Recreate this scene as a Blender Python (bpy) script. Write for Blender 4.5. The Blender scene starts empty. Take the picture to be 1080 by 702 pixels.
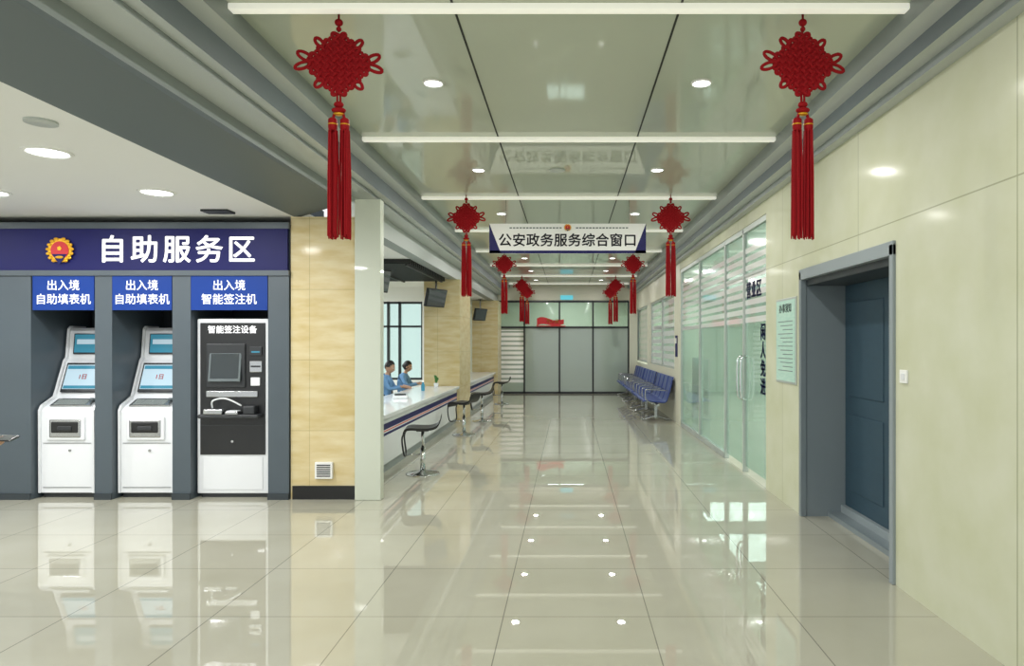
import bpy, bmesh, math, random
from mathutils import Vector, Matrix
random.seed(4)
scene = bpy.context.scene
try:
    scene.view_settings.view_transform = 'Standard'
    scene.view_settings.look = 'None'
    scene.view_settings.exposure = .14
except Exception: pass

# ---------------------------------------------------------------- materials
def lin(h):
    h = h.lstrip('#'); out = []
    for i in (0, 2, 4):
        c = int(h[i:i+2], 16)/255
        out.append(c/12.92 if c <= .04045 else ((c+.055)/1.055)**2.4)
    return (*out, 1)

def mat(name, col, rough=.5, metal=0, coat=0, emit=None, es=0, noise=None, coat_rough=.03, spec=.5, coat_ior=1.5):
    m = bpy.data.materials.new(name); m.use_nodes = True
    nt = m.node_tree; p = nt.nodes['Principled BSDF']
    p.inputs['Base Color'].default_value = lin(col)
    p.inputs['Roughness'].default_value = rough
    p.inputs['Metallic'].default_value = metal
    p.inputs['Coat Weight'].default_value = coat
    p.inputs['Coat Roughness'].default_value = coat_rough
    p.inputs['Coat IOR'].default_value = coat_ior
    p.inputs['Specular IOR Level'].default_value = spec
    if emit:
        p.inputs['Emission Color'].default_value = lin(emit)
        p.inputs['Emission Strength'].default_value = es
    if noise:
        sc, col2, stretch = noise
        tc = nt.nodes.new('ShaderNodeTexCoord'); mp = nt.nodes.new('ShaderNodeMapping')
        mp.inputs['Scale'].default_value = stretch
        n = nt.nodes.new('ShaderNodeTexNoise'); n.inputs['Scale'].default_value = sc
        n.inputs['Detail'].default_value = 5
        mx = nt.nodes.new('ShaderNodeMix'); mx.data_type = 'RGBA'
        mx.inputs[6].default_value = lin(col); mx.inputs[7].default_value = lin(col2)
        nt.links.new(tc.outputs['Object'], mp.inputs['Vector'])
        nt.links.new(mp.outputs[0], n.inputs['Vector'])
        nt.links.new(n.outputs['Fac'], mx.inputs[0])
        nt.links.new(mx.outputs[2], p.inputs['Base Color'])
    return m

def tiled(name, c1, c2, mortar, w, h, off, axes, msize=.004, rough=.1, coat=1.0, coat_rough=.02, stone=None, spec=.5, coat_ior=1.5):
    """grid of slabs; axes = which object axes feed brick x/y"""
    m = mat(name, c1, rough, 0, coat, coat_rough=coat_rough, spec=spec, coat_ior=coat_ior)
    nt = m.node_tree; p = nt.nodes['Principled BSDF']
    tc = nt.nodes.new('ShaderNodeTexCoord'); sp = nt.nodes.new('ShaderNodeSeparateXYZ')
    cb = nt.nodes.new('ShaderNodeCombineXYZ'); mp = nt.nodes.new('ShaderNodeMapping')
    mp.inputs['Location'].default_value = (off[0], off[1], 0)
    br = nt.nodes.new('ShaderNodeTexBrick'); br.offset = 0
    br.inputs['Scale'].default_value = 1
    br.inputs['Brick Width'].default_value = w; br.inputs['Row Height'].default_value = h
    br.inputs['Mortar Size'].default_value = msize
    br.inputs['Mortar Smooth'].default_value = 0
    br.inputs['Color1'].default_value = lin(c1); br.inputs['Color2'].default_value = lin(c2)
    br.inputs['Mortar'].default_value = lin(mortar)
    L = nt.links.new
    L(tc.outputs['Object'], sp.inputs[0])
    L(sp.outputs[axes[0]], cb.inputs[0]); L(sp.outputs[axes[1]], cb.inputs[1])
    L(cb.outputs[0], mp.inputs[0]); L(mp.outputs[0], br.inputs['Vector'])
    n = nt.nodes.new('ShaderNodeTexNoise'); n.inputs['Scale'].default_value = 1.3 if not stone else 3
    n.inputs['Detail'].default_value = 6
    mp2 = nt.nodes.new('ShaderNodeMapping')
    mp2.inputs['Scale'].default_value = stone[1] if stone else (1, 1, 1)
    L(tc.outputs['Object'], mp2.inputs[0]); L(mp2.outputs[0], n.inputs['Vector'])
    mx = nt.nodes.new('ShaderNodeMix'); mx.data_type = 'RGBA'; mx.blend_type = 'MULTIPLY'
    rp = nt.nodes.new('ShaderNodeValToRGB')
    rp.color_ramp.elements[0].position = .3; rp.color_ramp.elements[1].position = .7
    rp.color_ramp.elements[0].color = lin(stone[0] if stone else '#f2f2ee'); rp.color_ramp.elements[1].color = (1, 1, 1, 1)
    mx.inputs[0].default_value = 1
    L(n.outputs['Fac'], rp.inputs[0]); L(br.outputs['Color'], mx.inputs[6]); L(rp.outputs[0], mx.inputs[7])
    L(mx.outputs[2], p.inputs['Base Color'])
    return m

def glass(name, col, fac, rough=.1, stripes=None):
    """sheet glass with a frosted film: stripes=(z0,z1,period)"""
    m = mat(name, col, rough, 0, 1.0); nt = m.node_tree; L = nt.links.new
    p = nt.nodes['Principled BSDF']; out = nt.nodes['Material Output']
    tr = nt.nodes.new('ShaderNodeBsdfTransparent'); tr.inputs[0].default_value = (.86, .97, .93, 1)
    mx = nt.nodes.new('ShaderNodeMixShader')
    L(tr.outputs[0], mx.inputs[1]); L(p.outputs[0], mx.inputs[2]); L(mx.outputs[0], out.inputs[0])
    mx.inputs[0].default_value = fac
    if stripes:
        z0, z1, per = stripes
        tc = nt.nodes.new('ShaderNodeTexCoord'); sp = nt.nodes.new('ShaderNodeSeparateXYZ')
        L(tc.outputs['Object'], sp.inputs[0])
        def M(op, a, b=None):
            n = nt.nodes.new('ShaderNodeMath'); n.operation = op
            for i, v in enumerate((a, b)):
                if v is None: continue
                if hasattr(v, 'is_linked'): L(v, n.inputs[i])
                else: n.inputs[i].default_value = v
            return n.outputs[0]
        z = sp.outputs[2]
        fr = M('FRACT', M('DIVIDE', z, per))
        st = M('GREATER_THAN', fr, .38)
        inb = M('MULTIPLY', M('GREATER_THAN', z, z0), M('LESS_THAN', z, z1))
        s = M('MULTIPLY', st, inb)
        fac_s = M('ADD', M('MULTIPLY', s, .97-fac), fac)
        L(fac_s, mx.inputs[0])
        mc = nt.nodes.new('ShaderNodeMix'); mc.data_type = 'RGBA'
        mc.inputs[6].default_value = lin(col); mc.inputs[7].default_value = lin('#ffffff')
        L(s, mc.inputs[0]); L(mc.outputs[2], p.inputs['Base Color'])
    return m

M_floor = tiled('polished_floor_tile', '#b8b6a7', '#b4b2a2', '#807e74', .8, .8, (.36, .25), (0, 1), .003, .6, 1.0, .01, spec=.1, coat_ior=1.9)
M_wallR = tiled('cream_marble_panel', '#cfd1bb', '#cbcdb5', '#a6a98f', 1.7, 2.28, (.31, .02), (1, 2), .004, .5, .2, .12, ('#f3f4e9', (1, 1, 1)), spec=.2)
M_trav = tiled('travertine', '#ddd0aa', '#d8cba3', '#bfb38c', 1.2, .68, (.1, .02), (0, 2), .003, .4, .3, .1, ('#ebe0c4', (1, 1, 4)), spec=.2)
M_ceil = mat('glossy_ceiling_panel', '#b3bba8', .4, 0, .8, coat_rough=.05)
M_seam = mat('ceiling_seam', '#20241f', .7)
M_white = mat('white_paint', '#ecedea', .6)
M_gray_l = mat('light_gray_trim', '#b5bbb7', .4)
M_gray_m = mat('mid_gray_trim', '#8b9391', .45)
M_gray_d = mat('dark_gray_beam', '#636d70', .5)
M_strip = mat('light_strip_cover', '#f2f2e6', .4, emit='#fffdf0', es=.35)
M_panel = mat('panel_diffuser', '#ffffff', .4, emit='#ffffff', es=1.2)
M_pale = mat('pale_pillar_panel', '#cdd3c4', .3, 0, .5)
M_post = mat('slate_panel', '#505b63', .4, noise=(3, '#4a545b', (1, 1, 1)))
M_postd = mat('slate_dark', '#323a3f', .5)
M_navy = mat('navy_sign', '#131556', .5, spec=.25)
M_blue = mat('blue_sign', '#103a8c', .5, spec=.25)
M_wtext = mat('white_lettering', '#ffffff', .4, emit='#ffffff', es=.3)
M_btext = mat('dark_lettering', '#15182c', .5)
M_gold = mat('gold', '#e0a82a', .3, .6)
M_red = mat('red_enamel', '#c01a20', .4)
M_kw = mat('kiosk_white', '#e3e6e9', .3, 0, .4)
M_black = mat('black_plastic', '#131517', .35, 0, .2)
M_seat = mat('black_stool_seat', '#161616', .5)
M_dgray = mat('dark_plastic', '#2b2e31', .4)
M_scr = mat('kiosk_screen', '#8fa6b4', .15, emit='#c5dbe4', es=.45)
M_scr2 = mat('kiosk_header_screen', '#2a6a84', .15, emit='#4a94a8', es=.4)
M_scrd = mat('screen_dark', '#30383d', .1, 0, 1)
M_steel = mat('steel', '#b8babb', .2, .9)
M_chrome = mat('chrome', '#d8dadc', .12, 1)
M_door = mat('blue_gray_door', '#2f4a5a', .5, noise=(8, '#2a4250', (1, 1, 3)))
M_frame = mat('door_casing', '#7b868b', .35, 0, .3)
M_frame_l = mat('door_casing_light', '#8d979b', .45)
M_baseb = mat('black_skirting', '#151515', .3)
M_lamp = mat('lamp_diffuser', '#ffffff', .5, emit='#ffffff', es=9)
M_knot = mat('red_cord', '#aa0d18', .7, noise=(160, '#700910', (1, 1, 1)), spec=.2)
M_glassR = glass('frosted_partition_glass', '#b4d0c2', .6, .12, (1.72, 2.62, .1))
M_glassB = glass('gray_partition_glass', '#abb7ae', .82, .1)
M_glassB2 = glass('striped_partition_glass', '#b2beb4', .7, .1, (.3, 1.9, .14))
M_glassC = glass('clear_glass', '#a0b0a8', .15, .03)
M_blind = glass('window_film', '#b8c8ba', .6, .15, (1.0, 2.6, .16))
M_alu = mat('aluminium_frame', '#b9c0bc', .4, .3)
M_dkfr = mat('dark_window_frame', '#2a2e31', .4)
M_bench = mat('blue_metal_seat', '#35498c', .4, .1, .2)
M_skin = mat('skin', '#c29a80', .5)
M_hair = mat('black_hair', '#14110f', .5)
M_shirt = mat('light_blue_shirt', '#6f9ccc', .8)
M_pants = mat('dark_trousers', '#1c2230', .8)
M_lips = mat('lips', '#9a5348', .5)
M_eye = mat('eye_white', '#eeeeea', .3)
M_jacket = mat('charcoal_jacket', '#343a44', .85)
M_poster = mat('poster_paper', '#cfe6d8', .4, noise=(9, '#9cccc0', (1, 1, 6)))
M_pposter = mat('display_colours', '#5fa6c8', .5, noise=(2.5, '#e09a8a', (1, 1, 1)))
M_slat = mat('black_slat', '#202322', .5)
M_counter = mat('white_counter', '#e9ecee', .25, 0, .5)
M_cream = mat('cream_wall', '#dbdac8', .4)
M_exit = mat('exit_sign_green', '#3fa0b0', .4, emit='#6fd0e0', es=.6)
M_leaf = mat('plant_leaf', '#3f7a35', .5)

# ---------------------------------------------------------------- builder
class B:
    def __init__(s): s.bm = bmesh.new(); s.mats = []
    def mi(s, m):
        if m not in s.mats: s.mats.append(m)
        return s.mats.index(m)
    def box(s, x0, x1, y0, y1, z0, z1, m, bev=0, M=None, seg=2):
        t = bmesh.new()
        r = bmesh.ops.create_cube(t, size=1)
        for v in t.verts:
            v.co = Vector(((x0+x1)/2+v.co.x*(x1-x0), (y0+y1)/2+v.co.y*(y1-y0), (z0+z1)/2+v.co.z*(z1-z0)))
        if bev:
            bmesh.ops.bevel(t, geom=t.edges[:], offset=bev, segments=seg, affect='EDGES', profile=.5)
        me = bpy.data.meshes.new('tmp'); t.to_mesh(me); t.free()
        s.add_mesh(me, m, M)
    def prism(s, prof, a0, a1, axis, m, em=None):
        """prof: 2D pts. axis 'x': prof=(y,z); axis 'y': prof=(x,z); em: per-edge materials"""
        def P(p, a): return (a, p[0], p[1]) if axis == 'x' else (p[0], a, p[1])
        A = [s.bm.verts.new(P(p, a0)) for p in prof]; C = [s.bm.verts.new(P(p, a1)) for p in prof]
        n = len(prof)
        for k in range(n):
            f = s.bm.faces.new((A[k], A[(k+1) % n], C[(k+1) % n], C[k]))
            f.material_index = s.mi(em[k] if em and em[k] else m)
        for ring in (A, C):
            f = s.bm.faces.new(ring); f.material_index = s.mi(m)
    def tube(s, pts, r, m, seg=8, closed=False, caps=True):
        pts = [Vector(p) for p in pts]; n = len(pts)
        rad = r if isinstance(r, (list, tuple)) else [r]*n
        T = []
        for k in range(n):
            a = pts[(k-1) % n] if (closed or k > 0) else pts[k]
            b = pts[(k+1) % n] if (closed or k < n-1) else pts[k]
            d = b-a
            T.append(d.normalized() if d.length > 1e-9 else Vector((0, 0, 1)))
        u = T[0].orthogonal().normalized(); rings = []; i = s.mi(m)
        for k in range(n):
            u = u-T[k]*u.dot(T[k])
            u = u.normalized() if u.length > 1e-6 else T[k].orthogonal().normalized()
            w = T[k].cross(u)
            rings.append([s.bm.verts.new(pts[k]+(u*math.cos(2*math.pi*j/seg)+w*math.sin(2*math.pi*j/seg))*rad[k]) for j in range(seg)])
        for k in range(n if closed else n-1):
            R, Q = rings[k], rings[(k+1) % n]
            for j in range(seg):
                f = s.bm.faces.new((R[j], R[(j+1) % seg], Q[(j+1) % seg], Q[j])); f.material_index = i; f.smooth = seg > 5
        if caps and not closed:
            for R in (rings[0], rings[-1]):
                f = s.bm.faces.new(R); f.material_index = i
    def lathe(s, prof, m, seg=32, cap_end=None):
        i = s.mi(m); rings = [[s.bm.verts.new((r*math.cos(2*math.pi*j/seg), r*math.sin(2*math.pi*j/seg), z)) for j in range(seg)] for r, z in prof]
        for R, Q in zip(rings[:-1], rings[1:]):
            for j in range(seg):
                f = s.bm.faces.new((R[j], R[(j+1) % seg], Q[(j+1) % seg], Q[j])); f.material_index = i
        if cap_end: f = s.bm.faces.new(rings[-1]); f.material_index = s.mi(cap_end)
    def cyl(s, p0, p1, r, m, seg=20, r2=None): s.tube([p0, p1], [r, r if r2 is None else r2], m, seg)
    def ball(s, c, rx, ry, rz, m, M=None, u=16, v=10):
        r = bmesh.ops.create_uvsphere(s.bm, u_segments=u, v_segments=v, radius=1); i = s.mi(m)
        for q in r['verts']:
            q.co = Vector((q.co.x*rx, q.co.y*ry, q.co.z*rz))
            q.co = Vector(c)+q.co
            if M is not None: q.co = M @ q.co
        for f in {f for q in r['verts'] for f in q.link_faces}: f.material_index = i; f.smooth = True
        return r['verts']
    def add_mesh(s, me, m, M=None, smooth=False):
        if M is not None: me.transform(M)
        i = s.mi(m)
        for p in me.polygons: p.material_index = i; p.use_smooth = smooth
        s.bm.from_mesh(me); bpy.data.meshes.remove(me)
    def text(s, body, size, M, m, ext=.002, bold=.012, space=1.0, line=1.0):
        c = bpy.data.curves.new('t', 'FONT'); c.body = body; c.size = size; c.extrude = ext
        c.align_x = 'CENTER'; c.align_y = 'CENTER'; c.resolution_u = 3
        c.space_character = space; c.space_line = line
        o = bpy.data.objects.new('t', c); scene.collection.objects.link(o)
        dg = bpy.context.evaluated_depsgraph_get()
        for dx, dy in (((-bold, 0), (bold, 0), (0, bold), (0, -bold)) if bold else ((0, 0),)):
            me = bpy.data.meshes.new_from_object(o.evaluated_get(dg))
            s.add_mesh(me, m, M @ Matrix.Translation((dx*size, dy*size, 0)))
        bpy.data.objects.remove(o); bpy.data.curves.remove(c)
    def mesh(s, name):
        me = bpy.data.meshes.new(name)
        bmesh.ops.recalc_face_normals(s.bm, faces=s.bm.faces[:])
        s.bm.to_mesh(me); s.bm.free()
        for m in s.mats: me.materials.append(m)
        return me
    def done(s, name, loc=(0, 0, 0), rotz=0):
        return put(s.mesh(name), name, loc, rotz)

def put(me, name, loc=(0, 0, 0), rotz=0, scale=1):
    o = bpy.data.objects.new(name, me); scene.collection.objects.link(o)
    o.location = loc; o.rotation_euler = (0, 0, rotz); o.scale = (scale,)*3
    return o

def cam_face(x, y, z): return Matrix.Translation((x, y, z)) @ Matrix.Rotation(math.pi/2, 4, 'X')
def left_face(x, y, z):
    R = Matrix(((0, 0, -1, 0), (-1, 0, 0, 0), (0, 1, 0, 0), (0, 0, 0, 1)))
    return Matrix.Translation((x, y, z)) @ R
def smooth_pts(P, n=6, closed=False):
    P = [Vector(p) for p in P]; out = []; N = len(P)
    for k in range(N if closed else N-1):
        g = (lambda i: P[i % N]) if closed else (lambda i: P[max(0, min(N-1, i))])
        a, b, c, d = g(k-1), g(k), g(k+1), g(k+2)
        for j in range(n):
            t = j/n
            out.append(.5*((2*b)+(c-a)*t+(2*a-5*b+4*c-d)*t*t+(3*b-a-3*c+d)*t**3))
    if not closed: out.append(P[-1])
    return out

CH = 3.25      # corridor ceiling height
YB = -2.5      # shell start behind the viewer
YE = 20.4      # end partition
# ---------------------------------------------------------------- shell
b = B(); b.box(-8.2, 6.7, YB, 24.2, -.1, 0, M_floor); b.done('floor')
b = B()
b.box(-1.75, 1.75, YB, 24, CH, CH+.1, M_ceil)
for x in (-.6, .58): b.box(x-.006, x+.006, YB, 24, CH-.003, CH, M_seam)
b.done('ceiling')
beams = [1.2, 3.53, 5.8, 8.13, 10.5, 12.85, 15.2, 17.6, 19.9]
for k, y in enumerate(beams):
    b = B(); b.box(-1.75, 1.75, y-.03, y+.03, CH-.035, CH-.003, M_strip, .004)
    b.box(-1.75, 1.75, y+.03, y+.045, CH-.025, CH-.003, M_gray_m)
    b.done('light_strip')
# side coves
b = B()
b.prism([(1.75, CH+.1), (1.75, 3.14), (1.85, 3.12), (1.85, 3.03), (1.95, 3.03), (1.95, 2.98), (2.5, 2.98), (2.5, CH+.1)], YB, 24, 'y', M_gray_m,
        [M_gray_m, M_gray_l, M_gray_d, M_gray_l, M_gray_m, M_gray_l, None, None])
b.done('trim_right')
b = B()
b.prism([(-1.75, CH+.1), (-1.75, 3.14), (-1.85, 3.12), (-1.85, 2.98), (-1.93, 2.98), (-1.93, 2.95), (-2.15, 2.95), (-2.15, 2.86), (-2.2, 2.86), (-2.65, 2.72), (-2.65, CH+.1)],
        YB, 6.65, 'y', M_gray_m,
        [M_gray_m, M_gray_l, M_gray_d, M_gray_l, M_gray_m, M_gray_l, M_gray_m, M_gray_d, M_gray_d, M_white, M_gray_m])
b.done('trim_left')
b = B()
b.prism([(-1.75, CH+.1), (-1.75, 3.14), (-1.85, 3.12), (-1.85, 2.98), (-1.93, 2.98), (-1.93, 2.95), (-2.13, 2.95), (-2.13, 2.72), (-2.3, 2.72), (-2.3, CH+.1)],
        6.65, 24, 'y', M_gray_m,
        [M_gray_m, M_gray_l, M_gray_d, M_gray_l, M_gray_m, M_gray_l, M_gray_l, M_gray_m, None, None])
b.done('trim_counter_side')

# right wall with the deep doorway
b = B()
X = 2.03
b.box(X, 2.5, YB, 4.24, 0, 2.98, M_wallR)
b.box(X, 2.5, 5.97, 7.03, 0, 2.98, M_wallR)
b.box(X, 2.5, 4.24, 5.97, 2.12, 2.98, M_wallR)
b.done('wall_right')
b = B()   # doorway casing + recess lining
t = .05
b.box(X-.02, X+.03, 4.24, 4.24+t, 0, 2.12, M_frame_l, .004)
b.box(X-.02, X+.03, 5.97-t, 5.97, 0, 2.12, M_frame, .004)
b.box(X-.02, X+.03, 4.24, 5.97, 2.05, 2.14, M_frame_l, .004)
b.box(X+.03, 2.49, 5.93, 5.97, 0, 2.06, M_frame)
b.box(X+.03, 2.49, 4.24, 4.28, 0, 2.06, M_frame)
b.box(X+.03, 2.49, 4.28, 5.93, 2.0, 2.06, M_postd)
b.box(2.36, 2.49, 4.28, 5.93, 0, .1, M_frame_l, .004)
b.box(2.25, 2.36, 4.28, 5.93, 0, .04, M_frame)
b.done('door_frame')
b = B()
b.box(2.40, 2.45, 4.28, 5.12, .1, 2.0, M_door, .003); b.box(2.40, 2.45, 5.125, 5.93, .1, 2.0, M_door, .003)
for (a, c) in ((4.36, 5.04), (5.2, 5.85)):
    for (z0, z1) in ((.25, .9), (1.05, 1.85)):
        b.box(2.393, 2.402, a, c, z0, z1, M_door, .006)
b.done('door_1')

# glass partition wall, right
b = B()
b.box(X, 2.12, 7.03, 12.5, 2.84, 2.98, M_wallR)
ys = [7.05, 8.0, 8.95, 10.7, 12.45]
for y in ys: b.box(X+.01, X+.07, y-.022, y+.022, 0, 2.84, M_alu, .004)
b.box(X+.01, X+.07, 7.05, 12.45, 2.78, 2.84, M_alu); b.box(X+.02, X+.06, 7.05, 8.95, 2.27, 2.3, M_alu)
b.box(X+.01, X+.07, 8.95, 12.45, 0, .07, M_alu)
b.done('partition_frame')
b = B()
for y0, y1 in zip(ys[:-1], ys[1:]):
    b.box(X+.035, X+.045, y0+.022, y1-.022, .07, 2.78, M_glassR)
for y in (8.08, 7.92): b.tube(smooth_pts([(X+.03, y, .85), (X-.03, y, .9), (X-.03, y, 1.3), (X+.03, y, 1.35)], 5), .013, M_chrome, 10)
b.text('营业区', .2, left_face(X+.031, 7.62, 2.09), M_navy, bold=.02, space=1.1)
b.text('闲\n人\n免\n进', .19, left_face(X+.031, 7.25, 1.32), M_navy, bold=.02, line=1.02)
b.done('window_1')
# pillars & windows beyond
b = B()
b.box(X, 2.4, 12.5, 13.15, 0, 2.98, M_cream)
b.box(X, 2.2, 13.15, 17.0, 0, 1.0, M_cream); b.box(X, 2.2, 13.15, 17.0, 2.5, 2.98, M_cream)
b.box(X, 2.4, 17.0, 17.7, 0, 2.98, M_cream)
b.box(X, 2.2, 17.7, 24, 0, .95, M_cream); b.box(X, 2.2, 17.7, 24, 2.5, 2.98, M_cream)
b.box(1.8, 2.03, 20.2, 20.5, 0, 3.1, M_cream)
b.done('wall_right_far')
b = B(); b.box(X-.015, X, 12.75, 12.95, 1.25, 1.65, M_navy, .003); b.box(X-.018, X-.014, 12.78, 12.92, 1.5, 1.6, M_white); b.done('wall_notice')
b = B()
for (a, c) in ((13.15, 15.05), (15.05, 17.0), (17.7, 20.4)):
    b.box(X+.05, X+.06, a+.04, c-.04, 1.03, 2.47, M_blind)
    for (p, q) in ((a, a+.05), (c-.05, c)): b.box(X+.02, X+.09, p, q, 1.0, 2.5, M_alu)
    b.box(X+.02, X+.09, a, c, 1.0, 1.04, M_alu); b.box(X+.02, X+.09, a, c, 2.46, 2.5, M_alu)
b.done('window_2')
# service room behind the glass
b = B(); b.box(6.5, 6.6, 7.0, 24, 0, 3.0, M_white); b.box(2.5, 6.6, 6.9, 7.0, 0, 3.0, M_white); b.done('wall_service_room')
b = B(); b.box(2.51, 6.6, 7.0, 24, 3.0, 3.1, M_white); b.done('ceiling_service_room')
b = B(); b.box(2.2, 2.24, 10.8, 12.2, .35, 1.25, M_pposter, .01)
for y in (11.0, 12.0): b.box(2.17, 2.27, y-.03, y+.03, 0, .35, M_alu)
b.done('display_board')
b = B()
b.box(3.3, 4.0, 8.2, 11.2, 0.7, .74, M_counter, .005); b.box(3.4, 3.45, 8.25, 11.15, 0, .7, M_cream)
b.box(3.45, 3.95, 8.25, 8.3, 0, .7, M_cream); b.box(3.45, 3.95, 11.1, 11.15, 0, .7, M_cream)
b.done('service_desk')

# end partition
b = B()
Y = YE
xs = [-2.13, -1.33, -.28, .72, 1.78]
for x in xs: b.box(x-.025, x+.025, Y-.03, Y+.03, 0, 2.76, M_dkfr)
for z in (.03, 1.98, 2.75): b.box(-2.13, 1.78, Y-.03, Y+.03, z-.03, z+.03, M_dkfr)
b.box(-2.13, 1.8, Y-.04, Y+.04, 2.79, CH, M_cream)
b.done('partition_frame_end')
b = B()
for k in range(4):
    b.box(xs[k]+.02, xs[k+1]-.02, Y-.005, Y+.005, .05, 1.96, M_glassB2 if k == 0 else M_glassB)
    b.box(xs[k]+.02, xs[k+1]-.02, Y-.005, Y+.005, 2.0, 2.72, M_glassC)
b.done('window_3')
b = B(); b.box(-3.2, 6.6, 24, 24.1, 0, CH, M_cream); b.done('wall_back')
b = B()
P = []
for k in range(9):
    x = -.95+.1*k; P.append((x, 2.02+.03*math.sin(k*.9)+(.03 if k else 0)))
prof = [(x, z+.22-.01*k) for k, (x, z) in enumerate(P)]
b.prism(P+prof[::-1], Y-.12, Y-.08, 'y', M_red)
b.box(-.97, -.1, Y-.14, Y-.031, 2.005, 2.03, M_red)
b.text('为人民', .13, cam_face(-.48, Y-.125, 2.15), M_gold)
b.done('red_flag_ornament')
b = B(); b.box(-.25, .12, Y-.11, Y-.041, 2.8, 2.93, M_exit, .01); b.done('exit_sign')

# ---------------------------------------------------------------- left: beige wall, pillar
b = B(); b.box(-2.68, -2.05, 6.58, 7.4, 0, 2.72, M_trav)
b.done('wall_left')
b = B(); b.box(-2.66, -2.055, 6.565, 6.58, 0, .13, M_baseb); b.done('baseboard_left')
b = B(); b.box(-2.05, -1.80, 6.53, 6.64, 0, 2.88, M_pale, .006)
b.done('corner_pillar')
b = B()   # vent
b.box(-2.44, -2.27, 6.55, 6.58, .2, .36, M_white, .004)
for k in range(6): b.box(-2.42, -2.29, 6.546, 6.552, .222+k*.021, .232+k*.021, M_dgray)
b.done('wall_vent')

# hall shell
b = B(); b.box(-8.2, -2.65, YB, 7.4, 2.72, 2.82, M_white); b.done('ceiling_hall')
b = B(); b.box(-8.2, -8.1, YB, 15, 0, 3, M_white); b.done('wall_hall_side')
b = B(); b.box(-8.1, -2.69, 7.41, 7.5, 0, 2.95, M_postd); b.done('wall_hall_end')
# self service facade (surround)
F = 6.6
b = B()
b.box(-8.08, -2.685, F-.02, 7.38, 2.16, 2.64, M_postd)
b.box(-8.08, -2.70, F-.05, F-.02, 2.20, 2.60, M_navy)
b.box(-8.08, -2.685, F-.06, F-.02, 2.60, 2.66, M_post); b.box(-8.08, -2.685, F-.06, F-.02, 2.15, 2.20, M_post)
b.text('自助服务区', .275, cam_face(-3.76, F-.052, 2.385), M_wtext, bold=.018, space=1.25)
for (x0, x1) in ((-8.08, -5.17), (-4.555, -4.39), (-3.81, -3.635), (-2.89, -2.69)):
    b.box(x0, x1, F-.04, 7.38, 0, 2.16, M_post)
    b.box(x0, x1, F-.055, F-.04, 0, .06, M_postd)
for x in (-5.55, -6.3): b.box(x-.004, x+.004, F-.045, F-.04, .06, 2.14, M_postd)
for (x0, x1, tx) in ((-5.15, -4.56, '出入境\n自助填表机'), (-4.385, -3.815, '出入境\n自助填表机'), (-3.63, -2.895, '出入境\n智能签注机')):
    b.box(x0, x1, F-.045, F-.01, 1.82, 2.15, M_blue)
    b.text(tx, .107, cam_face((x0+x1)/2, F-.047, 1.985), M_wtext, ext=.001, bold=.006, line=1.25)
b.done('self_service_surround')

def emblem(b, x, y, z, r):
    b.cyl((x, y, z), (x, y-.012, z), r*.95, M_gold, 28)
    b.cyl((x, y-.012, z), (x, y-.016, z), r*.72, M_red, 24)
    b.cyl((x, y-.016, z+r*.15), (x, y-.02, z+r*.15), r*.18, M_gold, 5)
    b.prism([(x-r*.6, z-r*.3), (x+r*.6, z-r*.3), (x, z-r*1.15)], y-.014, y-.018, 'y', M_navy)
    for s in (-1, 1):
        for k in range(7):
            a = math.radians(-60+k*22)
            cx, cz = x+s*r*.95*math.cos(a), z+r*.95*math.sin(a)
            b.ball((cx, y-.014, cz), r*.2, .006, r*.13, M_gold, u=8, v=6)
    b.ball((x, y-.018, z-r*.55), r*.35, .006, r*.12, M_gold, u=8, v=6)
b = B(); emblem(b, -4.87, F-.058, 2.39, .12); b.done('police_emblem')

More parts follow.
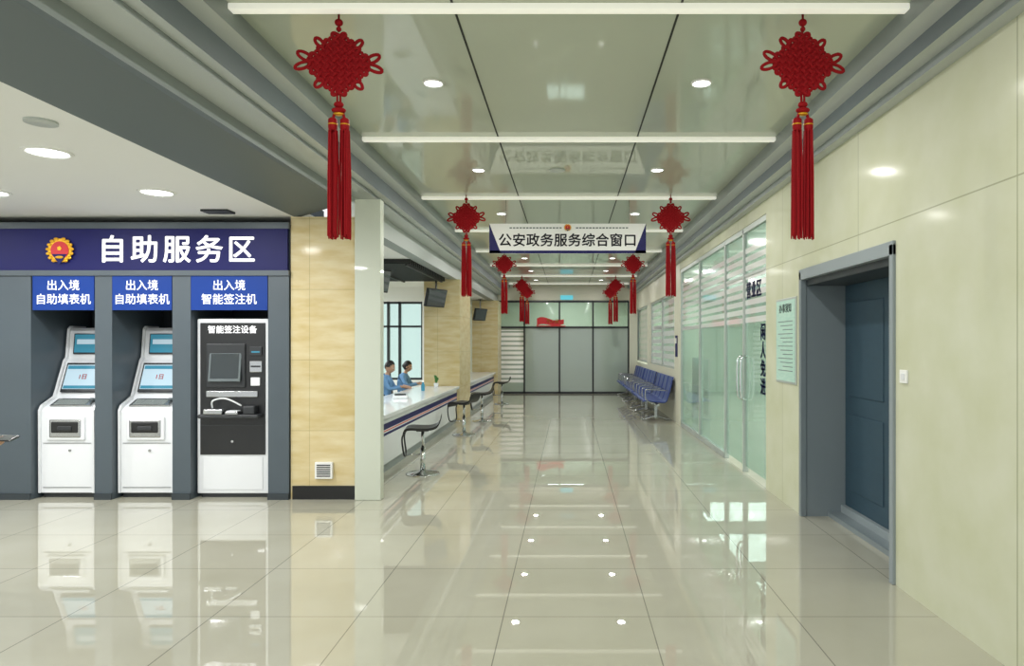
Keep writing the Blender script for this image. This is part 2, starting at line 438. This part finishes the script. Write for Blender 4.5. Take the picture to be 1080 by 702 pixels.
# ---------------------------------------------------------------- kiosks
def form_kiosk():
    b = B(); w = .545
    prof = [(0, .05), (0, .84), (.03, .875), (.19, .95), (.21, .99), (.33, 1.31), (.36, 1.34), (.39, 1.63), (.42, 1.66), (.6, 1.66), (.6, .05)]
    b.prism(prof, .02, w-.02, 'x', M_kw)
    for x0, x1 in ((0, .022), (w-.022, w)):
        pr = [(-.015, .05), (-.02, .85), (.01, .9), (.17, .975), (.19, 1.02), (.31, 1.33), (.34, 1.36), (.37, 1.65), (.4, 1.68), (.61, 1.68), (.61, .05)]
        b.prism(pr, x0, x1, 'x', M_kw)
    b.box(.02, w-.02, .03, .58, 0, .05, M_dgray)
    b.box(.08, .45, -.02, .01, .56, .79, M_kw, .012)
    b.box(.11, .42, -.028, .0, .585, .765, M_steel, .013)
    b.box(.13, .40, -.034, .0, .63, .745, M_black, .016)
    b.box(.2, .34, -.045, 0, .655, .70, M_dgray, .01)
    b.box(.04, w-.04, -.006, .0, .53, .533, M_dgray); b.box(.04, w-.04, -.006, 0, .1, .103, M_dgray)
    b.cyl((.3, -.012, .46), (.3, 0, .46), .012, M_steel)
    a = -math.atan2(.12, .32)
    T = Matrix.Translation((w/2, .27, 1.15)) @ Matrix.Rotation(a, 4, 'X')
    b.box(-.22, .22, -.03, 0, -.155, .155, M_dgray, .008, M=T)
    b.box(-.2, .2, -.034, -.028, -.125, .13, M_scr, 0, M=T)
    b.box(-.19, .19, -.037, -.033, .085, .12, M_scr2, 0, M=T)
    b.box(-.19, .19, -.037, -.033, -.12, -.09, M_scr2, 0, M=T)
    b.text('1日', .06, T @ cam_face(-.02, -.036, .0), M_red, ext=.001)
    a2 = -math.atan2(.03, .29)
    T = Matrix.Translation((w/2, .375, 1.49)) @ Matrix.Rotation(a2, 4, 'X')
    b.box(-.2, .2, -.02, .005, -.1, .11, M_dgray, .005, M=T)
    b.box(-.185, .185, -.024, -.018, -.085, .1, M_scr2, 0, M=T)
    b.box(-.16, .1, -.026, -.022, .0, .05, M_scr, 0, M=T)
    a3 = math.atan2(.075, .16)
    T = Matrix.Translation((w/2, .1, .915)) @ Matrix.Rotation(a3, 4, 'X')
    b.box(-.2, .2, -.07, .07, -.005, .012, M_steel, .004, M=T)
    for i in range(12):
        for j in range(4): b.box(-.17+i*.026, -.149+i*.026, -.055+j*.026, -.036+j*.026, .012, .017, M_gray_m, 0, M=T)
    b.ball((w/2+.17, .1, .95), .03, .03, .015, M_gray_d, u=10, v=6)
    return b.mesh('form_filling_kiosk')
me = form_kiosk()
put(me, 'form_filling_kiosk', (-5.15, 6.64, 0)); put(me, 'form_filling_kiosk', (-4.375, 6.64, 0))

b = B(); w = .70
b.box(0, w, 0, .6, .04, 1.74, M_kw, .012); b.box(.03, w-.03, .03, .58, 0, .04, M_dgray)
b.box(.035, w-.035, -.012, .01, .42, 1.70, M_black, .004)
b.text('智能签注设备', .08, cam_face(w/2, -.014, 1.63), M_wtext, ext=.001)
b.box(.1, .48, -.03, 0, 1.07, 1.5, M_dgray, .012)
T = Matrix.Translation((.29, -.035, 1.28)) @ Matrix.Rotation(-.12, 4, 'X')
b.box(-.155, .155, -.01, .01, -.15, .15, M_gray_d, .006, M=T); b.box(-.135, .135, -.014, -.008, -.12, .12, M_scrd, 0, M=T)
b.box(.52, .64, -.024, 0, 1.38, 1.47, M_dgray, .006); b.box(.54, .62, -.028, 0, 1.41, 1.425, M_scr2)
b.box(.52, .64, -.024, 0, 1.22, 1.33, M_steel, .006); b.box(.535, .625, -.03, 0, 1.27, 1.285, M_black)
b.box(.53, .62, -.024, 0, 1.09, 1.17, M_kw, .004)
b.box(.06, .64, -.11, 0, .78, .82, M_dgray, .012)
b.box(.1, .6, -.03, 0, .98, 1.04, M_steel, .006)
b.box(.12, .3, -.12, -.01, .82, .87, M_steel, .01); b.box(.33, .45, -.12, -.01, .82, .85, M_steel, .006)
for i in range(3):
    for j in range(4): b.box(.34+i*.034, .365+i*.034, -.11+j*.024, -.093+j*.024, .85, .856, M_kw)
b.box(.49, .6, -.1, -.01, .82, .9, M_dgray, .012)
b.tube(smooth_pts([(.18, -.06, .88), (.2, -.09, .95), (.32, -.08, .97), (.46, -.06, .9)], 5), .008, M_kw, 8)
b.box(.05, .65, -.018, 0, .7, .71, M_dgray); b.box(.06, w-.06, -.006, 0, .08, .4, M_kw, .002)
b.cyl((.35, -.02, .55), (.35, 0, .55), .012, M_steel)
b.done('permit_endorsement_kiosk', (-3.616, 6.64, 0))

# ---------------------------------------------------------------- counters
def counter(y0, y1, nm):
    b = B()
    b.box(-2.86, -2.08, y0, y1, .64, .69, M_counter, .008)
    b.box(-2.20, -2.13, y0, y1, .1, .64, M_counter)
    b.box(-2.19, -2.15, y0, y1, 0, .1, M_gray_m)
    for (z0, z1, m) in ((.50, .57, M_navy), (.475, .49, M_red), (.43, .46, M_navy)):
        b.box(-2.134, -2.129, y0, y1, z0, z1, m)
    for yy in [y0+.05, y1-.07]: b.box(-2.84, -2.20, yy, yy+.03, 0, .64, M_counter)
    b.done(nm)
counter(7.42, 12.98, 'service_counter'); counter(14.42, 19.35, 'service_counter')
b = B(); b.box(-2.76, -2.08, 13.0, 14.4, 0, 2.72, M_trav); b.done('stone_column')
b = B(); b.box(-2.75, -2.02, 19.4, 20.36, 0, 2.72, M_trav); b.done('stone_column')
# office shell
b = B(); b.box(-8.1, -2.3, 7.5, 15.1, 2.74, 2.8, M_white); b.box(-3.2, -2.3, 15.1, 24, 2.74, 2.8, M_white); b.done('ceiling_office')
b = B()
for k in range(22): b.box(-5.0, -2.32, 10.0+k*.13, 10.05+k*.13, 2.66, 2.735, M_slat)
for x in (-4.9, -4.0, -3.1, -2.4): b.box(x, x+.03, 10, 12.8, 2.64, 2.66, M_slat)
b.done('ceiling_louver')
b = B()
b.box(-8.1, -3.15, 15, 15.12, 0, .7, M_white); b.box(-8.1, -3.15, 15, 15.12, 2.42, 2.74, M_white)
b.box(-8.1, -6.4, 15, 15.12, .7, 2.42, M_white)
b.box(-3.25, -3.15, 15.12, 24, 0, 2.74, M_cream); b.box(-3.22, -3.15, 15, 15.12, .7, 2.42, M_white)
b.done('wall_office')
b = B()
for x in (-6.4, -5.6, -4.8, -4.0, -3.75, -3.25): b.box(x, x+.05, 15.01, 15.09, .7, 2.42, M_dkfr)
for z in (.7, 1.85, 2.37): b.box(-6.4, -3.2, 15.01, 15.09, z, z+.045, M_dkfr)
b.box(-6.4, -3.2, 15.045, 15.055, .72, 2.4, M_glassC)
b.done('window_4')

# hanging monitors
def monitor(x, y, z, rz, tilt, nm='ceiling_monitor'):
    b = B(); T = Matrix.Rotation(rz, 4, 'Z') @ Matrix.Rotation(tilt, 4, 'X')
    b.box(-.27, .27, -.03, .03, -.17, .17, M_black, .01, M=T); b.box(-.25, .25, -.034, -.028, -.15, .15, M_scrd, 0, M=T)
    b.box(-.1, .1, .03, .06, -.08, .08, M_dgray, .01, M=T)
    b.tube([(0, .05, 0), (0, .05, .1), (0, .05, 2.74-z)], .018, M_steel, 10)
    b.cyl((0, .05, 2.72-z), (0, .05, 2.74-z), .06, M_steel)
    b.done(nm, (x, y, z))
monitor(-2.46, 12.6, 2.34, math.radians(62), math.radians(14))
monitor(-2.46, 18.9, 2.30, math.radians(62), math.radians(14))
monitor(-2.78, 9.9, 2.42, math.radians(70), math.radians(12))

# ---------------------------------------------------------------- poster, switch, hanging sign
b = B(); b.box(X-.012, X, 6.07, 6.65, 1.13, 1.92, M_alu, .003); b.box(X-.015, X-.011, 6.09, 6.63, 1.15, 1.90, M_poster)
b.text('办事须知', .09, left_face(X-.016, 6.36, 1.82), M_btext, ext=.001, bold=.004)
for k in range(13): b.box(X-.0165, X-.014, 6.15, 6.57-.07*(k % 3), 1.70-k*.038, 1.706-k*.038, M_gray_d)
b.done('wall_poster')
b = B(); b.box(X-.012, X, 4.08, 4.17, 1.26, 1.34, M_white, .003); b.box(X-.017, X-.01, 4.105, 4.145, 1.28, 1.32, M_kw, .003); b.done('light_switch')

SY = 8.25
b = B()
x0, x1, z0, z1 = -.96, .93, 2.585, 2.945
b.box(x0, x1, SY-.015, SY+.015, z0, z1, M_white, .003)
b.box(x0, x1, SY-.019, SY-.014, z0, z0+.035, M_navy)
b.prism([(x0, z0), (x0+.14, z0), (x0, z1)], SY-.019, SY-.014, 'y', M_navy); b.prism([(x1, z0), (x1-.14, z0), (x1, z1)], SY-.019, SY-.014, 'y', M_navy)
b.text('公安政务服务综合窗口', .165, cam_face(-.015, SY-.017, 2.735), M_btext, bold=.018, ext=.001, space=1.03)
for s in (-1, 1):
    for k in range(16): b.box(-.015+s*(.1+k*.04), -.015+s*(.1+k*.04)+.028, SY-.018, SY-.014, 2.885, 2.90, M_gray_d)
emblem(b, -.015, SY-.014, 2.895, .04)
for x in (x0+.2, x1-.2): b.cyl((x, SY, z1), (x, SY, CH), .004, M_steel, 6)
b.done('hanging_sign')

# ---------------------------------------------------------------- chinese knots
def knot_mesh():
    b = B(); n = 9; d = .026; R = .0095
    C = Vector((0, 0, -.27)); e1 = Vector((.7071, 0, .7071)); e2 = Vector((.7071, 0, -.7071))
    hs = d*(n-1)/2
    for (A, Bv, ph) in ((e1, e2, 0), (e2, e1, 1)):
        pts = []
        for i in range(n):
            v = -hs+i*d; sgn = 1 if i % 2 == 0 else -1
            m = 2*n
            for j in range(m+1):
                t = -1+2*j/m
                yy = .009*math.cos(math.pi*(t*hs/d)+math.pi*i+math.pi*ph)
                pts.append(C+A*(sgn*t*(hs+.012))+Bv*v+Vector((0, yy, 0)))
            if i < n-1:
                for j in range(1, 8):
                    a = math.pi*j/8
                    pts.append(C+A*(sgn*((hs+.012)+.022*math.sin(a)))+Bv*(v+d/2-d/2*math.cos(a)))
        b.tube(pts, R, M_knot, 6)
        for i in range(0, n-1):
            v = -hs+i*d
            for sg in (1, -1):
                L = [C+A*(sg*((hs+.006)+.02*math.sin(math.pi*j/6)))+Bv*(v+d/2-d/2*math.cos(math.pi*j/6)) for j in range(7)]
                b.tube(L, R*.9, M_knot, 6)
    b.prism([(-.165, -.27), (0, -.105), (.165, -.27), (0, -.435)], -.004, .004, 'y', M_knot)
    for s in (-1, 1):
        for (cx, cz, rx, rz, an) in ((.175, -.235, .04, .018, .5), (.185, -.285, .042, .016, -.35), (.1, -.375, .028, .016, -.8), (.1, -.16, .028, .015, .8)):
            L = []
            for j in range(16):
                a = 2*math.pi*j/16; px, pz = rx*math.cos(a), rz*math.sin(a)
                L.append((s*(cx+px*math.cos(an)-pz*math.sin(an)), .004*s, cz+px*math.sin(an)+pz*math.cos(an)))
            b.tube(L, R*.95, M_knot, 6, closed=True)
    b.tube([(0, 0, 0), (0, 0, -.1)], .006, M_knot, 6)
    b.ball((0, 0, -.05), .022, .018, .02, M_knot); b.ball((0, 0, -.085), .014, .014, .014, M_knot, u=10, v=6)
    b.tube([(-.008, 0, -.43), (-.008, 0, -.53)], .006, M_knot, 6); b.tube([(.008, 0, -.43), (.008, 0, -.53)], .006, M_knot, 6)
    b.ball((0, 0, -.485), .026, .02, .018, M_knot); b.ball((0, 0, -.515), .038, .026, .016, M_knot)
    b.ball((0, 0, -.535), .030, .022, .009, M_gold, u=12, v=6)
    for s in (-1, 1):
        cx = s*.031
        b.tube([(cx*.7, 0, -.53), (cx, 0, -.565)], .008, M_knot, 6)
        b.tube([(cx, 0, -.555), (cx, 0, -.565), (cx, 0, -.61), (cx, 0, -.625)], [.012, .024, .024, .02], M_knot, 12)
        b.tube([(cx, 0, -.588), (cx, 0, -.594)], .0255, M_gold, 12)
        for k in range(34):
            a = random.random()*6.283; rr = .023*math.sqrt(random.random())
            ln = -1.17-random.random()*.03
            sp = 1.25
            b.tube([(cx+rr*math.cos(a), rr*math.sin(a), -.62), (cx+rr*sp*math.cos(a)+random.uniform(-.002, .002), rr*sp*math.sin(a), -.85), (cx+rr*sp*math.cos(a)+random.uniform(-.003, .003), rr*sp*math.sin(a), ln)], .0038, M_knot, 5)
    return b.mesh('chinese_knot_tassel')
km = knot_mesh()
for y in (3.62, 8.05, 12.77, 17.52, 19.82):
    for x in ((-1.22, 1.24) if y < 4 else (-1.21, 1.2)): put(km, 'chinese_knot_tassel', (x, y, CH), random.uniform(-.12, .12))

# ---------------------------------------------------------------- stools
def stool_mesh():
    b = B()
    b.tube([(0, 0, 0), (0, 0, .008), (0, 0, .018), (0, 0, .03), (0, 0, .05)], [.19, .19, .17, .06, .032], M_chrome, 32)
    b.cyl((0, 0, .04), (0, 0, .30), .028, M_chrome); b.cyl((0, 0, .30), (0, 0, .51), .018, M_chrome)
    b.box(-.07, .07, -.07, .07, .495, .515, M_black, .006)
    pr = smooth_pts([(-.21, 0, .47), (-.19, 0, .515), (-.13, 0, .53), (-.03, 0, .525), (.08, 0, .525), (.16, 0, .55), (.2, 0, .61), (.21, 0, .66)], 4)
    top = [(p.x, p.z+.02) for p in pr]; bot = [(p.x, p.z-.008) for p in pr]
    b.prism(top+bot[::-1], -.18, .18, 'y', M_seat)
    b.tube(smooth_pts([(-.19, -.15, .50), (-.22, -.15, .42), (-.2, -.13, .25), (-.19, 0, .22), (-.2, .13, .25), (-.22, .15, .42), (-.19, .15, .50)], 5), .010, M_dgray, 8)
    b.tube([(0, 0, .23), (-.19, 0, .22)], .009, M_chrome, 8)
    return b.mesh('bar_stool')
sm = stool_mesh()
for (x, y, r) in ((-1.68, 7.85, .15), (-1.72, 11.2, -.3), (-1.68, 13.2, .2), (-1.66, 16.9, 0)): put(sm, 'bar_stool', (x, y, 0), r)

# ---------------------------------------------------------------- benches
def bench_mesh(n=4):
    b = B(); W = .56; Lg = n*W
    pr = smooth_pts([(-.26, 0, .385), (-.23, 0, .41), (0, 0, .385), (.14, 0, .375), (.19, 0, .42), (.25, 0, .62), (.30, 0, .83), (.32, 0, .84)], 3)
    for k in range(n):
        y0, y1 = k*W+.025, (k+1)*W-.025
        top = [(p.x, p.z+.011) for p in pr]; bot = [(p.x, p.z-.011) for p in pr]
        b.prism(top+bot[::-1], y0, y1, 'y', M_bench)
        for y in (y0, y1): b.tube([(p.x, y, p.z) for p in pr], .014, M_bench, 6)
        b.tube([(.0, (y0+y1)/2, .34), (.0, (y0+y1)/2, .38)], .03, M_chrome, 8)
    b.box(-.03, .05, .02, Lg-.02, .3, .345, M_steel, .006)
    for k in range(n+1):
        y = min(max(k*W, .015), Lg-.015)
        b.tube(smooth_pts([(.0, y, .33), (-.2, y, .42), (-.22, y, .58), (-.17, y, .62), (.2, y, .60)], 4), .011, M_steel, 8)
    for y in (W*.5, Lg-W*.5):
        b.box(-.02, .04, y-.025, y+.025, .05, .31, M_steel, .005)
        b.tube(smooth_pts([(-.27, y, .018), (-.2, y, .03), (.01, y, .085), (.22, y, .03), (.28, y, .018)], 4), .018, M_steel, 8)
    return b.mesh('waiting_bench')
bm_ = bench_mesh()
for y in (13.0, 15.45, 17.85): put(bm_, 'waiting_bench', (1.68, y, 0))

# ---------------------------------------------------------------- lamps
def area(parent, loc, size, power, col=(1, .97, .9), shape='DISK', sy=None):
    l = bpy.data.lights.new('lamp_light', 'AREA'); l.shape = shape; l.size = size
    if sy: l.size_y = sy
    l.energy = power; l.color = col
    o = bpy.data.objects.new('lamp_light', l); scene.collection.objects.link(o); o.location = loc
    o.parent = parent
    return o
def lamp_mesh(r):
    b = B(); b.lathe([(r*1.28, 0), (r*1.25, -.008), (r*1.08, -.012), (r, -.006)], M_white, 28, M_lamp); return b.mesh('ceiling_downlight')
lm, lh = lamp_mesh(.055), lamp_mesh(.11)
def lamp(me, x, y, z, r, p, col=(1, .985, .95)):
    o = put(me, 'ceiling_downlight', (x, y, z))
    area(o, (0, 0, -.02), r*2, p, col)
for y in (0.0, 2.3, 4.58, 6.88, 9.2, 11.6, 14.0, 16.4, 18.8):
    for x in (-.91, .89): lamp(lm, x, y, CH, .055, 16)
for y in (-.6, 2.2, 4.35, 5.5):
    for x in (-3.32, -4.66, -6.2): lamp(lh, x, y, 2.72, .11, 18, (1, 1, 1))
b = B(); b.lathe([(.08, 0), (.08, -.012), (.05, -.02)], M_gray_l, 24, M_gray_l); vm = b.mesh('smoke_detector')
put(vm, 'smoke_detector', (-.12, 6.88, CH)); put(vm, 'smoke_detector', (-2.9, 3.75, 2.72)); put(vm, 'smoke_detector', (-.1, 11.6, CH))
b = B(); b.box(-3.35, -3.1, 6.2, 6.35, 2.70, 2.72, M_dgray, .004); b.done('ceiling_speaker')
def panel(x, y, z, w, l, p, col=(.95, 1, 1)):
    b = B(); b.box(-w/2-.02, w/2+.02, -l/2-.02, l/2+.02, -.02, 0, M_white, .003); b.box(-w/2, w/2, -l/2, l/2, -.025, -.019, M_panel)
    o = b.done('panel_lamp', (x, y, z)); area(o, (0, 0, -.03), w, p, col, 'RECTANGLE', l)
panel(-3.8, 8.6, 2.74, 1.2, 1.8, 80); panel(-5.9, 13.0, 2.74, 1.8, 1.8, 130)
for y in (8.8, 11.8, 15, 18.2): panel(4.6, y, 3.0, 2.2, 2.0, 110, (.9, 1, .97))
panel(-.1, 22.3, CH, 1.2, 1.2, 50)

# ---------------------------------------------------------------- people
def skin_body(b, joints, edges, rad, labels, M, root=0):
    me = bpy.data.meshes.new('sk'); names = list(joints)
    me.from_pydata([joints[n] for n in names], [(names.index(a), names.index(c)) for a, c in edges], [])
    o = bpy.data.objects.new('sk', me); scene.collection.objects.link(o)
    o.modifiers.new('s', 'SKIN'); sub = o.modifiers.new('u', 'SUBSURF'); sub.levels = 2
    for i, n in enumerate(names):
        sv = me.skin_vertices[0].data[i]; r = rad[n]
        sv.radius = r if isinstance(r, tuple) else (r, r); sv.use_root = (i == root)
    dg = bpy.context.evaluated_depsgraph_get(); dg.update()
    out = bpy.data.meshes.new_from_object(o.evaluated_get(dg))
    bpy.data.objects.remove(o)
    segs = [(Vector(joints[a]), Vector(joints[c]), labels.get((a, c))) for a, c in edges]
    for f in out.polygons:
        c = f.center; best = None
        for p, q, l in segs:
            d = q-p; t = max(0, min(1, (c-p).dot(d)/d.length_squared)); dist = (c-(p+d*t)).length
            if best is None or dist < best[0]: best = (dist, l)
        f.material_index = b.mi(best[1]); f.use_smooth = True
    out.transform(M); b.bm.from_mesh(out)
    bpy.data.meshes.remove(out)

def head(b, M, long_hair=False):
    """local: faces +X, chin at z=-.11, crown z=.12"""
    vs = b.ball((0, 0, 0), .092, .075, .118, M_skin, None, 20, 16)
    for v in vs:
        if v.co.z < -.02:
            k = (-.02-v.co.z)/.1; v.co.y *= 1-.28*k; v.co.x = v.co.x*(1-.1*k)+.012*k
        v.co = M @ v.co
    b.ball((.094, 0, -.022), .016, .012, .022, M_skin, M, 8, 6)
    b.ball((.086, 0, -.06), .01, .024, .007, M_lips, M, 8, 6)
    for s in (-1, 1):
        b.ball((.08, s*.03, .005), .011, .014, .009, M_eye, M, 8, 6); b.ball((.089, s*.03, .005), .005, .006, .006, M_hair, M, 8, 6)
        b.ball((.084, s*.031, .026), .008, .019, .004, M_hair, M, 8, 6)
        b.ball((0, s*.077, -.008), .017, .008, .03, M_skin, M, 8, 8)
    r = b.ball((-.012, 0, .022), .098, .085, .115, M_hair, None, 20, 14)
    kill = [v for v in r if (v.co.x > .045 and v.co.z < .07) or v.co.z < (-.05 if not long_hair else -.12) or (abs(v.co.x) < .05 and v.co.z < -.02 and not long_hair)]
    ks = set(kill); keep = [v for v in r if v not in ks]
    for v in keep: v.co = M @ v.co
    bmesh.ops.delete(b.bm, geom=kill, context='VERTS')
    if long_hair: b.ball((-.085, 0, .0), .04, .045, .05, M_hair, M, 10, 8)

def hand(b, M, curl=.5, side=1):
    """local: fingers +Y, back of hand +Z, thumb +X*side; wrist at origin"""
    vs = b.ball((0, .045, 0), .04, .052, .015, M_skin, None, 14, 10)
    for v in vs: v.co = M @ v.co
    b.tube([M @ Vector(p) for p in ((0, -.04, 0), (0, 0, 0), (0, .03, 0))], [.026, .024, .022], M_skin, 10)
    for i, ln in enumerate((.072, .08, .075, .06)):
        x = side*(.027-.018*i); p = Vector((x, .075, 0)); pts = [Vector((x*.9, .05, 0)), p.copy()]; a = curl*.4
        for s in (.45, .32, .23):
            p = p+Vector((0, math.cos(a), -math.sin(a)))*ln*s; pts.append(p.copy()); a += curl*.9
        b.tube([M @ q for q in smooth_pts(pts, 3)], [.0095-.0025*j/12 for j in range(13)], M_skin, 8)
        b.ball(pts[-1], .007, .007, .007, M_skin, M, 8, 6)
    pts = [(side*.02, .015, -.002), (side*.045, .035, -.01), (side*.05, .06, -.022), (side*.04, .08, -.03)]
    b.tube([M @ q for q in smooth_pts(pts, 3)], [.013-.004*j/9 for j in range(10)], M_skin, 8)
    b.ball(pts[-1], .009, .009, .009, M_skin, M, 8, 6)

def frame(o, y, z):
    y = Vector(y).normalized(); z = Vector(z); z = (z-y*z.dot(y)).normalized(); x = y.cross(z)
    return Matrix(((x.x, y.x, z.x, o[0]), (x.y, y.y, z.y, o[1]), (x.z, y.z, z.z, o[2]), (0, 0, 0, 1)))

def seated(name, loc, sc, rz, long_hair):
    b = B()
    J = {'pel': (0, 0, .53), 'wai': (.01, 0, .68), 'che': (.04, 0, .86), 'shb': (.05, 0, .96), 'nec': (.075, 0, 1.03), 'hdb': (.09, 0, 1.09)}
    E = [('pel', 'wai'), ('wai', 'che'), ('che', 'shb'), ('shb', 'nec'), ('nec', 'hdb')]
    R = {'pel': (.11, .15), 'wai': (.1, .14), 'che': (.11, .165), 'shb': (.07, .1), 'nec': .045, 'hdb': .045}
    Lb = {e: M_shirt for e in E}; Lb[('nec', 'hdb')] = M_skin
    for s, n in ((1, 'l'), (-1, 'r')):
        J.update({'sh'+n: (.05, s*.17, .95), 'el'+n: (.16, s*.22, .76), 'wr'+n: (.38, s*.12, .79),
                  'hp'+n: (.03, s*.09, .52), 'kn'+n: (.43, s*.11, .52), 'an'+n: (.42, s*.11, .09), 'to'+n: (.55, s*.12, .035)})
        es = [('shb', 'sh'+n), ('sh'+n, 'el'+n), ('el'+n, 'wr'+n), ('pel', 'hp'+n), ('hp'+n, 'kn'+n), ('kn'+n, 'an'+n), ('an'+n, 'to'+n)]
        E += es
        for e in es[:3]: Lb[e] = M_shirt
        for e in es[3:6]: Lb[e] = M_pants
        Lb[es[6]] = M_black
        R.update({'sh'+n: .062, 'el'+n: .045, 'wr'+n: .03, 'hp'+n: .08, 'kn'+n: .058, 'an'+n: .042, 'to'+n: .035})
    skin_body(b, J, E, R, Lb, Matrix.Identity(4))
    head(b, Matrix.Translation((.125, 0, 1.17)) @ Matrix.Rotation(.3, 4, 'Y'), long_hair)
    for s in (1, -1): hand(b, frame((.39, s*.118, .80), (1, -s*.35, -.1), (0, 0, 1)), .35, s)
    for v in b.bm.verts: v.co *= sc
    b.done(name, loc, rz)
seated('clerk_seated', (-3.30, 12.15, 0), .92, 0, False)
seated('clerk_seated', (-3.30, 13.5, 0), .89, 0, True)

def office_chair(x, y):
    b = B()
    b.box(-.2, .2, -.23, .23, .35, .405, M_dgray, .02, seg=3)
    T = Matrix.Translation((-.25, 0, .68)) @ Matrix.Rotation(-.12, 4, 'Y')
    b.box(-.025, .025, -.21, .21, -.22, .24, M_dgray, .02, M=T, seg=3)
    b.tube(smooth_pts([(-.05, 0, .34), (-.27, 0, .36), (-.29, 0, .55)], 4), .018, M_dgray, 8)
    b.cyl((0, 0, .07), (0, 0, .35), .025, M_steel)
    for k in range(5):
        a = 2*math.pi*k/5+.3; b.tube([(0, 0, .09), (.24*math.cos(a), .24*math.sin(a), .06)], [.025, .015], M_dgray, 8)
        b.ball((.24*math.cos(a), .24*math.sin(a), .027), .027, .02, .027, M_black, u=10, v=6)
    b.done('office_chair', (x, y, 0))
office_chair(-3.32, 12.15); office_chair(-3.32, 13.5)
# things on the counter
def pc(x, y, r):
    b = B(); b.box(-.12, .12, -.09, .09, 0, .012, M_black, .004); b.cyl((0, 0, .01), (0, 0, .14), .018, M_black)
    b.box(-.02, .01, -.24, .24, .1, .38, M_black, .008); b.box(-.024, -.019, -.225, .225, .12, .365, M_scr)
    b.done('computer_monitor', (x, y, .69), r)
pc(-2.68, 9.0, .3)
b = B(); b.lathe([(.03, 0), (.03, .10), (.014, .13), (.014, .15)], M_scr2, 14, M_scr2); b.cyl((0, 0, .15), (0, 0, .17), .016, M_wtext, 12); b.done('water_bottle', (-2.5, 11.7, .69))
b = B(); b.tube([(0, 0, 0), (0, 0, .08)], [.035, .045], M_counter, 14)
for k in range(22):
    a = k*2.4; r = .03+.05*(k % 4)/4; h = .12+.1*((k*7) % 5)/5
    b.tube(smooth_pts([(0, 0, .07), (r*.5*math.cos(a), r*.5*math.sin(a), h), (r*math.cos(a), r*math.sin(a), h+.02)], 3), [.004, .008, .012, .014, .012, .007, .002], M_leaf, 5)
b.done('potted_plant', (-2.45, 12.6, .69))
b = B(); b.box(-.1, .1, -.15, .15, 0, .05, M_kw, .01); b.box(-.08, .08, -.13, .02, .05, .07, M_dgray, .005); b.done('document_scanner', (-2.5, 10.1, .69), .3)

# visitor checking phone (stands at the left of the hall)
b = B()
J = {'pel': (0, 0, .88), 'wai': (0, 0, 1.02), 'che': (.01, 0, 1.22), 'shb': (.0, 0, 1.36), 'nec': (.02, 0, 1.43), 'hdb': (.04, 0, 1.49),
     'shr': (.0, -.17, 1.35), 'elr': (.06, -.21, 1.09), 'wrr': (.30, -.16, .945), 'shl': (0, .17, 1.35), 'ell': (-.03, .23, 1.08), 'wrl': (.02, .24, .84)}
E = [('pel', 'wai'), ('wai', 'che'), ('che', 'shb'), ('shb', 'nec'), ('nec', 'hdb'), ('shb', 'shr'), ('shr', 'elr'), ('elr', 'wrr'), ('shb', 'shl'), ('shl', 'ell'), ('ell', 'wrl')]
R = {'pel': (.11, .15), 'wai': (.1, .14), 'che': (.11, .165), 'shb': (.07, .1), 'nec': .047, 'hdb': .045, 'shr': .062, 'elr': .045, 'wrr': .03, 'shl': .062, 'ell': .045, 'wrl': .03}
Lb = {e: M_jacket for e in E}; Lb[('nec', 'hdb')] = M_skin
for s, n in ((1, 'l'), (-1, 'r')):
    J.update({'hp'+n: (0, s*.09, .85), 'kn'+n: (.02, s*.1, .46), 'an'+n: (-.01, s*.11, .09), 'to'+n: (.13, s*.13, .035)})
    es = [('pel', 'hp'+n), ('hp'+n, 'kn'+n), ('kn'+n, 'an'+n), ('an'+n, 'to'+n)]; E += es
    for e in es[:3]: Lb[e] = M_pants
    Lb[es[3]] = M_black
    R.update({'hp'+n: .09, 'kn'+n: .06, 'an'+n: .042, 'to'+n: .036})
skin_body(b, J, E, R, Lb, Matrix.Identity(4))
head(b, Matrix.Translation((.07, 0, 1.57)) @ Matrix.Rotation(.45, 4, 'Y'))
hf = frame((.32, -.16, .935), (1, .1, -.12), (0, 0, -1)); hand(b, hf, .75, 1)
hand(b, frame((.02, .24, .825), (.05, 0, -1), (0, 1, 0)), .4, 1)
VX = -3.65
b.done('visitor_standing', (VX, 4.0, 0))
b = B(); T = Matrix.Translation((VX+.445, 4.0-.15, .925+.042)) @ Matrix.Rotation(.05, 4, 'Y') @ Matrix.Rotation(.25, 4, 'X')
b.box(-.08, .08, -.037, .037, -.005, .005, M_black, .003, M=T); b.box(-.07, .07, -.031, .031, .005, .0058, M_scrd, 0, M=T)
b.done('mobile_phone')

# ---------------------------------------------------------------- world + camera
w = bpy.data.worlds.new('daylight'); scene.world = w; w.use_nodes = True
w.node_tree.nodes['Background'].inputs[0].default_value = (.93, .97, 1, 1); w.node_tree.nodes['Background'].inputs[1].default_value = 1.05
c = bpy.data.cameras.new('camera'); co = bpy.data.objects.new('camera', c); scene.collection.objects.link(co)
c.lens = 24; c.sensor_width = 36; c.sensor_fit = 'HORIZONTAL'
c.shift_x = -60/1080; c.shift_y = 11/1080; c.clip_start = .05
co.location = (0, 0, 1.5); co.rotation_euler = (math.pi/2, 0, 0)
scene.camera = co
